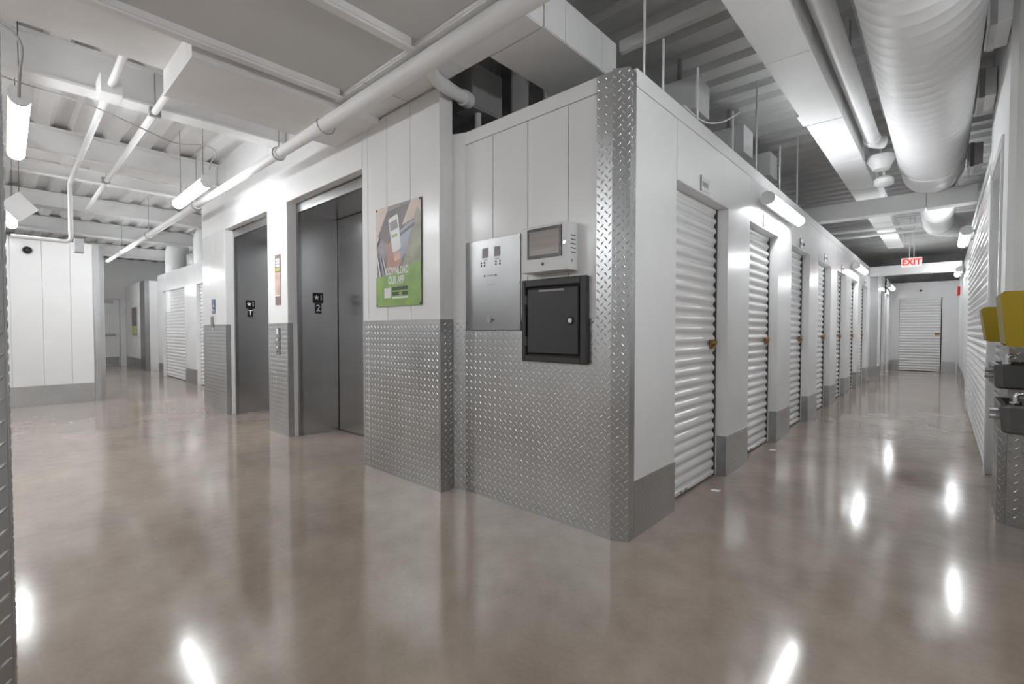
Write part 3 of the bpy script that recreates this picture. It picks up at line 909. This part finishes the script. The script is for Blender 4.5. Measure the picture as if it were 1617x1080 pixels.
for y_, l in ((9.9, 'thin white conduit crossing the corridor deck before the exit sign'), (10.5, 'second thin white conduit crossing the corridor deck before the exit sign')):
    o = MB().tube([(-1.9, y_, 2.84), (-.30, y_, 2.84)], .022, 8).build('cross_conduit', 'duct', None, True)
    tag(o, l, 'conduit', 'cross conduits')

# ------------------------------------------------------------------ lamps
def lamp(label, p0, p1, side=None, group='tube lamps', hang=None):
    p0, p1 = Vector(p0), Vector(p1)
    t = (p1 - p0).normalized()
    o = empty('tube_lamp', (p0 + p1) / 2, label, 'lamp', group)
    face = Vector(side) if side else Vector((0, 0, -1))
    face.normalize()
    b = t.cross(face)
    def ring(half, r, d0, n=9):
        """half-round profile: opens toward face"""
        return [(math.sin(R(-90 + 180 * i / n)) * r, math.cos(R(-90 + 180 * i / n)) * r + d0) for i in range(n + 1)]
    def extr(prof, a, c, name, m):
        A = [a + b * u + face * v for u, v in prof]
        MB().prism(A, c - a).build(name, m, o, True)
    extr(([(-.052, -.022)] + ring(1, .052, .004) + [(.052, -.022)]) if hang else ring(1, .050, .004), p0 + t * .03, p1 - t * .03, 'diffuser', 'tube')
    kz = -.022 if hang else .003
    extr([(-.053, kz), (-.053, -.03), (-.035, -.052), (.035, -.052), (.053, -.03), (.053, kz)], p0 + t * .01, p1 - t * .01, 'housing', 'lamp')
    capp = ring(1, .055, .004) + [(.055, -.03), (.036, -.055), (-.036, -.055), (-.055, -.03)]
    extr(capp, p0, p0 + t * .03, 'end_cap', 'lamp')
    extr(capp, p1 - t * .03, p1, 'end_cap', 'lamp')
    if hang:
        for s in (.12, .88):
            q = p0.lerp(p1, s)
            MB().tube([q - face * .05, (q.x, q.y, hang)], .003, 5).build('hanger_wire', 'wire', o)
    else:
        for s in (.2, .8):
            q = p0.lerp(p1, s) - face * .05
            MB().tube([q, q - face * .06], .015, 8).build('mount', 'lamp', o)
    return o
dn = Vector((.95, 0, -.3))
lamp('glowing tube lamp on the left corridor wall, nearest the camera, above the second roll-up door', (-1.165, 4.62, 2.33), (-1.165, 5.86, 2.33), dn)
lamp('glowing tube lamp on the left corridor wall beside the box beam with the exit sign', (-1.165, 10.4, 2.31), (-1.165, 11.64, 2.31), dn)
lamp('glowing tube lamp on the left wall near the end wall of the corridor', (-1.03, 15.2, 2.28), (-1.03, 16.44, 2.28), dn)
dr_ = Vector((-.95, 0, -.3))
lamp('glowing tube lamp on the right corridor wall below the second round duct', (.185, 7.9, 2.36), (.185, 9.14, 2.36), dr_)
lamp('glowing tube lamp on the right corridor wall close to the red strobe', (.21, 12.6, 2.34), (.21, 13.84, 2.34), dr_)
lamp('glowing tube lamp hanging by wires in front of the farther elevator', (-5.43, 1.44, 2.64), (-6.67, 1.46, 2.64), None, hang=3.455)
lamp('glowing tube lamp seen end-on at the left edge, high up', (-4.38, .125, 2.66), (-5.85, .135, 2.66), None, hang=3.455)
lamp('glowing tube lamp at the left edge just above the far left lobby wall', (-8.2, .15, 2.62), (-9.55, .16, 2.62), None, hang=3.455)
lamp('glowing tube lamp hanging in the passage just behind the elevator wall', (-8.5, 2.6, 2.66), (-9.74, 2.6, 2.66), None, hang=3.455)
lamp('glowing tube lamp on the back of the far left lobby wall, facing the passage', (-11.2, 1.27, 2.40), (-12.44, 1.27, 2.40), Vector((0, .75, -.66)))
lamp('unseen glowing tube lamp added farther along the back of the far left lobby wall', (-13.6, 1.27, 2.40), (-14.84, 1.27, 2.40), Vector((0, .75, -.66)))  # added out of view to brighten the far passage wall
lamp('unseen glowing tube lamp added in the passage near the fire door', (-16.4, 1.3, 2.40), (-17.64, 1.3, 2.40), None, hang=3.455)  # extra hidden lamp, lifts the dim end of the passage
lamp('unseen glowing tube lamp added in the opening past the wide roll-up door', (-15.8, 3.3, 2.62), (-15.8, 4.54, 2.62), None, hang=3.455)  # hidden lamp put into the side opening for its light
lamp('unseen glowing tube lamp added behind the camera on the lobby side', (-3.0, -1.6, 2.62), (-4.24, -1.6, 2.62), None, hang=2.9)  # added behind the camera as fill for the lobby
lamp('unseen glowing tube lamp added behind the camera over the corridor', (-.35, -1.2, 2.62), (-.35, -2.44, 2.62), None, hang=2.9)  # added out of view, evens out the light from behind
lamp('unseen glowing tube lamp added on the side wall near the drinking fountains', (.58, 1.4, 2.33), (.58, 2.64, 2.33), dr_)  # added just outside the view to light the near corridor partition
lamp('unseen glowing tube lamp added behind the camera toward the left lobby', (-6.6, -1.6, 2.62), (-7.84, -1.6, 2.62), None, hang=3.455)  # another added lamp, raises the overall light in the lobby
for q, (lx, ly) in enumerate(((-1.9, -3.4), (-5.2, -3.4), (-8.6, -3.4))):  # lamps added behind the view in place of stronger ambient light
    lamp('unseen glowing tube lamp added in the rows behind the camera, ' + ['nearest the corridor', 'in the middle', 'far along'][q], (lx, ly, 2.62), (lx - 1.24, ly, 2.62), None, hang=3.455 if lx < -3.4 else 2.9)
lamp('unseen glowing tube lamp added behind the far left lobby wall', (-12.5, -.6, 2.62), (-13.74, -.6, 2.62), None, hang=3.455)  # added hidden lamp, makes up for the weaker ambient fill

# ------------------------------------------------------------------ signs and devices on the walls
ex = empty('exit_sign', (-.5, 12.5, 2.5), 'white exit sign with red letters hanging over the corridor', 'sign')
ey = 12.5
box('case', 'exitface', ex, -.655, -.335, ey, ey + .04, 2.44, 2.62, b=.006)
text('lettering', 'EXIT', .17, 'exitred', ex, (-.495, ey - .001, 2.53), X, Z, sx=.86, bold=.006)
MB().tube([(-.53, ey + .02, 2.62), (-.53, ey + .02, DECK)], .008, 6).build('stem', 'lamp', ex)
MB().tube([(-.46, ey + .02, 2.62), (-.46, ey + .02, DECK)], .008, 6).build('stem', 'lamp', ex)
st = empty('fire_strobe', (.26, 16.8, 2.1), 'small red fire alarm strobe on the far right corridor wall', 'alarm')
box('body', 'red', st, .235, .296, 16.2, 16.5, 2.03, 2.25, b=.012)
box('lens', 'signwhite', st, .225, .235, 16.3, 16.4, 2.12, 2.17)

# app poster
po = empty('app_poster', (-3.13, E, 1.74), 'green and photo poster about downloading an app, beside the nearer elevator', 'poster')
PX0, PX1, PZ0, PZ1 = -3.435, -2.828, 1.347, 2.137
yF = E - .002
sheet = MB()
nseg = 12
for i in range(nseg + 1):
    for z_ in (PZ0, PZ1):
        x_ = PX0 + (PX1 - PX0) * i / nseg
        sheet.v.append((x_, yF - .003 - .004 * math.sin(i / nseg * math.pi), z_))
for i in range(nseg):
    a = 2 * i
    sheet.f.append((a, a + 2, a + 3, a + 1))
sheet.v = sheet.v
sh = sheet.build('sheet', 'ph_mid', po)
sol = sh.modifiers.new('thickness', 'SOLIDIFY'); sol.thickness = .0015
PW, PH = PX1 - PX0, PZ1 - PZ0
def pp(name, m, pts, d=.0, parent=po):
    """flat print on the poster; pts in poster fractions (u right, v up)"""
    y_ = yF - .0085 - d
    return MB().prism([(PX0 + PW * u, y_, PZ0 + PH * v) for u, v in pts], (0, -.0004, 0)).build(name, m, parent)
pp('print_wall', 'ph_beige', [(0, .60), (.30, 1), (0, 1)], 0)
pp('print_car', 'ph_dark', [(.05, .72), (.30, .985), (.80, .995), (.52, .58), (.30, .62)], .0001)
pp('print_frame', 'ph_mid', [(.27, .95), (.28, .985), (.80, .998), (.78, .97)], .0006)
pp('print_sleeve_light', 'ph_beige', [(.80, 1), (1, 1), (1, .84), (.60, .78)], .0002)
pp('print_shirt', 'ph_blue', [(.50, .72), (.84, .80), (.72, .56), (.60, .44), (.48, .52)], .0003)
pp('print_dark_fold', 'ph_dark', [(.50, .70), (.88, .78), (.86, .75), (.52, .665)], .0005)
pp('print_sleeve', 'ph_olive', [(.92, .92), (1, .86), (1, .40), (.62, .36), (.70, .56)], .0004)
for i, (a, b_) in enumerate(((.02, .10), (.10, .20), (.17, .25))):
    pp('print_stripe', 'ph_white' if i != 1 else 'ph_blue', [(a - .02, .56 - i * .03), (a, .56 - i * .03), (b_ + .02, .30), (b_ - .01, .30)], .0004)
pp('print_hand', 'skin', [(.30, .62), (.36, .66), (.40, .55), (.58, .52), (.60, .42), (.50, .36), (.48, .28), (.28, .28), (.26, .45)], .0006)
pp('print_hand', 'pink', [(.40, .55), (.58, .53), (.58, .46), (.44, .44)], .0008)
pp('print_field', 'green', [(0, 0), (1, 0), (1, .425), (.62, .37), (.30, .315), (0, .30)], .0009)
ph = pp('print_phone', 'ph_white', [(.30, .86), (.33, .875), (.49, .90), (.52, .885), (.58, .575), (.55, .55), (.42, .53), (.39, .545)], .0011)
pp('phone_image', 'pgrey', [(.325, .83), (.49, .855), (.52, .765), (.355, .745)], .0015, ph)
pp('phone_bar', 'green', [(.375, .70), (.50, .715), (.505, .69), (.38, .675)], .0015, ph)
yT = yF - .0105
text('lettering', 'DOWNLOAD', .082, 'ph_white', po, (PX0 + PW * .49, yT, PZ0 + PH * .347), X, Z, sx=.60, bold=.0025)
text('lettering', 'OUR APP', .082, 'ph_white', po, (PX0 + PW * .47, yT, PZ0 + PH * .255), X, Z, sx=.64, bold=.0025)
pp('print_block', 'ph_white', [(.195, .085), (.345, .085), (.345, .185), (.195, .185)], .0011)
pp('print_bar', 'inkdark', [(.375, .155), (.72, .155), (.72, .19), (.375, .19)], .0011)
pp('print_bar', 'inkdark', [(.375, .105), (.53, .105), (.53, .14), (.375, .14)], .0011)
pp('print_bar', 'inkdark', [(.60, .105), (.72, .105), (.72, .14), (.60, .14)], .0011)
pp('print_bar', 'ph_white', [(.375, .075), (.72, .075), (.72, .092), (.375, .092)], .0011)
for u, v in ((.02, .985), (.98, .985), (.02, .015), (.98, .015)):
    q = (PX0 + PW * u, E - .001, PZ0 + PH * v)
    MB().tube([q, (q[0], E - .014, q[2])], .009, 10).build('pin', 'ink', po)

# brown sign between the elevators
bs = empty('wall_sign', (-5.45, E, 1.72), 'narrow brown sign with a photo on the pillar between the elevators', 'sign')
sx0, sx1 = -5.53, -5.385
box('board', 'brown', bs, sx0, sx1, E - .006, E - .0005, 1.44, 1.995)
box('picture', 'pink', bs, sx0, sx1, E - .0068, E - .006, 1.545, 1.80)
box('rule', 'signwhite', bs, sx0, sx1, E - .0068, E - .006, 1.535, 1.545)
for i in range(3):
    box('line_of_print', 'signwhite', bs, sx0 + .02, sx1 - .02, E - .0068, E - .006, 1.925 - i * .033, 1.95 - i * .033)
box('line_of_print', 'lime', bs, sx0 + .02, sx1 - .02, E - .0068, E - .006, 1.815, 1.85)
cs = empty('call_station', (-5.47, E, 1.04), 'slim steel elevator call button plate on the plated pillar', 'call buttons')
box('plate', 'steel_light', cs, -5.515, -5.425, E - .012, E - .002, .88, 1.19, b=.003)
box('notice', 'signwhite', cs, -5.50, -5.45, E - .014, E - .012, 1.11, 1.175)
for z_ in (1.05, .97):
    MB().tube([(-5.468, E - .019, z_), (-5.468, E - .012, z_)], .016, 14).build('button', 'signwhite', cs, True)
MB().tube([(-5.468, E - .016, .92), (-5.468, E - .012, .92)], .01, 12).build('key_switch', 'ink', cs, True)
bsn = empty('blue_sign', (-7.78, E, 1.5), 'small blue accessibility sign beside the farther elevator', 'sign')
box('board', 'blue', bsn, -7.86, -7.70, E - .005, E - .0005, 1.40, 1.60)
xs, zs, yf = -7.78, 1.50, E - .0058
MB().tube([(xs - .012, yf, zs + .065), (xs - .012, yf - .0008, zs + .065)], .012, 12).build('figure', 'signwhite', bsn)
MB().prism([(xs - .02, yf, zs + .05), (xs - .005, yf, zs + .05), (xs, yf, zs + .01), (xs + .03, yf, zs + .01), (xs + .045, yf, zs - .025), (xs + .03, yf, zs - .028), (xs + .02, yf, zs - .004), (xs - .014, yf, zs - .004)], (0, -.0008, 0)).build('figure', 'signwhite', bsn)
MB().tube([(xs + a, yf - .0004, zs + b_) for a, b_ in [(-.02 + .034 * math.cos(R(q)), -.014 + .034 * math.sin(R(q))) for q in range(110, 330, 20)]], .0035, 6).build('wheel', 'signwhite', bsn)
for z_ in (1.435, 1.415):
    box('line_of_print', 'signwhite', bsn, -7.84, -7.72, yf - .0006, yf, z_, z_ + .009)
ch = empty('wall_cleat', (-7.8, E, 1.28), 'small steel strip under the blue accessibility sign', 'bracket')
box('strip', 'steel_light', ch, -7.85, -7.79, E - .022, E - .003, 1.17, 1.36, b=.004)
box('tip', 'signwhite', ch, -7.80, -7.765, E - .024, E - .010, 1.16, 1.20, b=.004)

# fire service panel
fp = empty('control_panel', (-2.26, P, 1.16), 'flat stainless elevator control panel left of the kiosk', 'control panel')
fx0, fx1, fz0, fz1 = -2.519, -1.998, 1.158, 1.777
yp = P - .008
box('plate', 'steel_light', fp, fx0, fx1, yp, P, fz0, fz1, b=.002)
def fpp(u, v):
    return (fx0 + (fx1 - fx0) * u, fz0 + (fz1 - fz0) * v)
for u in (.33, .55):
    a, b_ = fpp(u, .80), fpp(u + .11, .905)
    box('display', 'pgrey', fp, a[0], b_[0], yp - .001, yp, a[1], b_[1])
for u, v in ((.31, .745), (.31, .715), (.37, .745), (.37, .715), (.58, .745), (.58, .715), (.65, .745), (.65, .715), (.37, .60), (.58, .60)):
    c_ = fpp(u, v)
    MB().tube([(c_[0], yp - .003, c_[1]), (c_[0], yp, c_[1])], .0065, 8).build('indicator', 'ink', fp)
for u, v, wd in ((.38, .775, .08), (.60, .775, .08), (.48, .60, .12), (.48, .50, .12), (.46, .065, .09)):
    c_ = fpp(u, v)
    box('engraving', 'pgrey', fp, c_[0] - wd / 4, c_[0] + wd / 4, yp - .0006, yp, c_[1] - .004, c_[1] + .004)
c_ = fpp(.46, .115)
k_ = MB().tube([(c_[0], yp - .006, c_[1]), (c_[0], yp, c_[1])], .022, 18).build('key_switch', 'galv', fp, True)
MB().tube([(c_[0], yp - .010, c_[1]), (c_[0], yp - .006, c_[1])], .014, 16).build('key_barrel', 'chrome', k_, True)
MB().tube([(c_[0] + .035, yp - .003, c_[1]), (c_[0] + .035, yp, c_[1])], .007, 8).build('indicator', 'ink', fp)
for u, v in ((.04, .96), (.97, .96), (.04, .5), (.97, .5), (.04, .04), (.97, .04)):
    c_ = fpp(u, v)
    MB().tube([(c_[0], yp - .003, c_[1]), (c_[0], yp, c_[1])], .007, 8).build('screw', 'galv', fp)

# kiosk
kx0, kx1, kz0, kz1, ky = -1.905, -1.562, 1.503, 1.775, P - .10
ko = empty('kiosk', (-1.73, P, 1.5), 'white wall box with a dark framed touch screen above the black box', 'kiosk')
box('case', 'kiosk', ko, kx0, kx1, ky, P, kz0, kz1, b=.004)
s_ = box('screen_bezel', 'screen_edge', ko, -1.860, -1.603, ky - .004, ky, 1.583, 1.760, b=.002)
box('screen', 'screen', s_, -1.842, -1.621, ky - .0048, ky - .004, 1.602, 1.742)
MB().tube([(-1.742, ky - .004, 1.548), (-1.742, ky, 1.548)], .010, 14).build('camera_lens', 'black_gloss', ko, True)
MB().tube([(-1.582, ky - .006, 1.655), (-1.582, ky, 1.655)], .010, 14).build('key_lock', 'chrome', ko, True)
for i in range(5):
    z_ = 1.60 + i * .024
    box('vent_slot', 'ink', ko, kx1 - .0002, kx1 + .0006, ky + .03, ky + .075, z_, z_ + .006)
MB().tube([(kx1, ky + .04, 1.555), (kx1 + .003, ky + .04, 1.555)], .009, 12).build('side_lock', 'galv', ko, True)

# black locking box
bx0, bx1, bz0, bz1 = -1.966, -1.481, .964, 1.470
bo = empty('lock_box', (-1.72, P, .96), 'black recessed wall box with a hinged door below the kiosk', 'lock box')
yb = P - .035
fr = MB().bbox(bx0, bx0 + .032, yb, P, bz0, bz1, b=.006).bbox(bx1 - .045, bx1, yb, P, bz0, bz1, b=.006)
fr.bbox(bx0 + .028, bx1 - .04, yb, P, bz1 - .045, bz1, b=.006).bbox(bx0 + .028, bx1 - .04, yb, P, bz0, bz0 + .04, b=.006)
fr.build('frame', 'black', bo)
box('backing', 'dark', bo, bx0 + .03, bx1 - .04, P - .012, P - .006, bz0 + .03, bz1 - .03)
dl = box('door', 'black', bo, bx0 + .044, bx1 - .056, yb + .004, P - .012, bz0 + .052, bz1 - .057, b=.006)
for z_ in (1.09, 1.345):
    box('hinge_tab', 'black', dl, bx0 + .018, bx0 + .046, yb - .001, P - .012, z_ - .03, z_ + .03, b=.004)
MB().tube([(bx1 - .11, yb + .001, 1.215), (bx1 - .11, yb + .004, 1.215)], .026, 20).build('lock_recess', 'dark', dl, True)
MB().tube([(bx1 - .108, yb - .006, 1.215), (bx1 - .108, yb + .002, 1.215)], .014, 16).build('lock_barrel', 'chrome', dl, True)
box('label_strip', 'pgrey', dl, bx0 + .14, bx1 - .155, yb + .0025, yb + .004, 1.392, 1.404)

# small poster in the passage
pq = empty('passage_poster', (-18, PY, 1.5), 'small narrow poster on the white wall down the left passage', 'poster')
box('sheet', 'ph_mid', pq, -18.45, -17.75, PY - .02, PY - .001, 1.0, 1.85)
box('print_field', 'lime', pq, -18.43, -17.77, PY - .022, PY - .02, 1.02, 1.28)
box('print_photo', 'ph_dark', pq, -18.43, -17.77, PY - .022, PY - .02, 1.28, 1.83)

# ------------------------------------------------------------------ drinking fountains and yellow hoods on the right
def basin(label, y0, y1, zr, drop):
    o = empty('drinking_fountain', (.6, (y0 + y1) / 2, zr - drop), label, 'drinking fountain', 'drinking fountains')
    x0, x1 = .192, .655
    zb = zr - drop
    # bowl: tapered body, open top rim
    m = MB()
    def ringp(z, ins, fx):
        return [(x0 + fx, y0 + ins, z), (x0 + fx + .03, y0 + ins * .4, z), (x1, y0 + ins * .4, z), (x1, y1 - ins * .4, z), (x0 + fx + .03, y1 - ins * .4, z), (x0 + fx, y1 - ins, z)]
    rings = [ringp(zb, .03, .016), ringp(zb + .01, .022, .006), ringp(zr - .010, .02, 0), ringp(zr, .024, .004), ringp(zr, .045, .022), ringp(zr - .05, .08, .05)]
    for r_ in rings:
        m.v += r_
    for i in range(len(rings) - 1):
        for k in range(6):
            k2 = (k + 1) % 6
            m.f.append((i * 6 + k, i * 6 + k2, i * 6 + 6 + k2, i * 6 + 6 + k))
    m.f.append(tuple(range(6)))
    m.f.append(tuple(range(30, 36)))
    m.build('bowl', 'fountain', o)
    for dz in (-.030, -.058):
        MB().tube([(x0 - .030, y0 + .07, zr + dz), (x0 + .01, y0 + .07, zr + dz)], .012, 14).build('push_button', 'galv', o, True)
    yc = y0 + .09
    MB().tube([(.245, yc, zr - .01), (.245, yc, zr + .03)] + arc((.262, yc, zr + .03), .017, 180, 20, X, Z, 6), .0095, 12).build('bubbler', 'chrome', o, True)
    MB().tube([(.245, yc, zr - .01), (.245, yc, zr + .012)], .02, 14).build('bubbler_base', 'chrome', o, True)
    return o
basin('grey steel drinking fountain, the higher and farther of the two', 3.38, 3.80, .985, .12)
basin('grey steel drinking fountain, the lower one nearest the camera', 2.98, 3.36, .828, .125)
def hood(label, y0, y1, x0, z0, z1):
    o = empty('yellow_hood', (.65, y0, z0), label, 'plastic hood', 'yellow hoods')
    x1 = .658
    t = .012
    # hollow tapered shell: front, two sides and top, open underneath
    m = MB()
    m.prism([(x0 + .02, y0, z0 + .012), (x0 + .032, y0, z0), (x1, y0, z0), (x1, y0, z1), (x0 + .012, y0, z1), (x0, y0, z1 - .012)], (0, t, 0))
    m.build('near_side', 'yellow', o)
    m = MB().prism([(x0 + .02, y1 - t, z0 + .012), (x0 + .032, y1 - t, z0), (x1, y1 - t, z0), (x1, y1 - t, z1), (x0 + .012, y1 - t, z1), (x0, y1 - t, z1 - .012)], (0, t, 0))
    m.build('far_side', 'yellow', o)
    MB().prism([(x0, y0 + t, z1 - .012), (x0 + .02, y0 + t, z0 + .012), (x0 + .032, y0 + t, z0 + .012), (x0 + .012, y0 + t, z1 - .012)], (0, y1 - y0 - 2 * t, 0)).build('front', 'yellow', o)
    MB().box(x0 + .012, x1, y0 + t, y1 - t, z1 - t, z1).build('top', 'yellow', o)
hood('yellow plastic hood over the farther drinking fountain', 3.40, 3.62, .143, 1.10, 1.277)
hood('yellow plastic hood over the nearer drinking fountain, the larger one', 2.90, 3.16, .178, 1.088, 1.325)

# ------------------------------------------------------------------ small litter by the doors
for k, (x_, y_) in enumerate(((-1.22, 3.45), (-1.22, 5.0))):
    o = MB().prism([(x_, y_, .0005), (x_ + .05, y_ + .015, .0005), (x_ + .06, y_ + .045, .0005), (x_ + .01, y_ + .04, .0005)], (0, 0, .006)).build('paper_scrap', 'signwhite')
    tag(o, ['tiny pale scrap on the floor at the first roll-up door', 'tiny pale scrap on the floor at the second roll-up door'][k], 'litter')
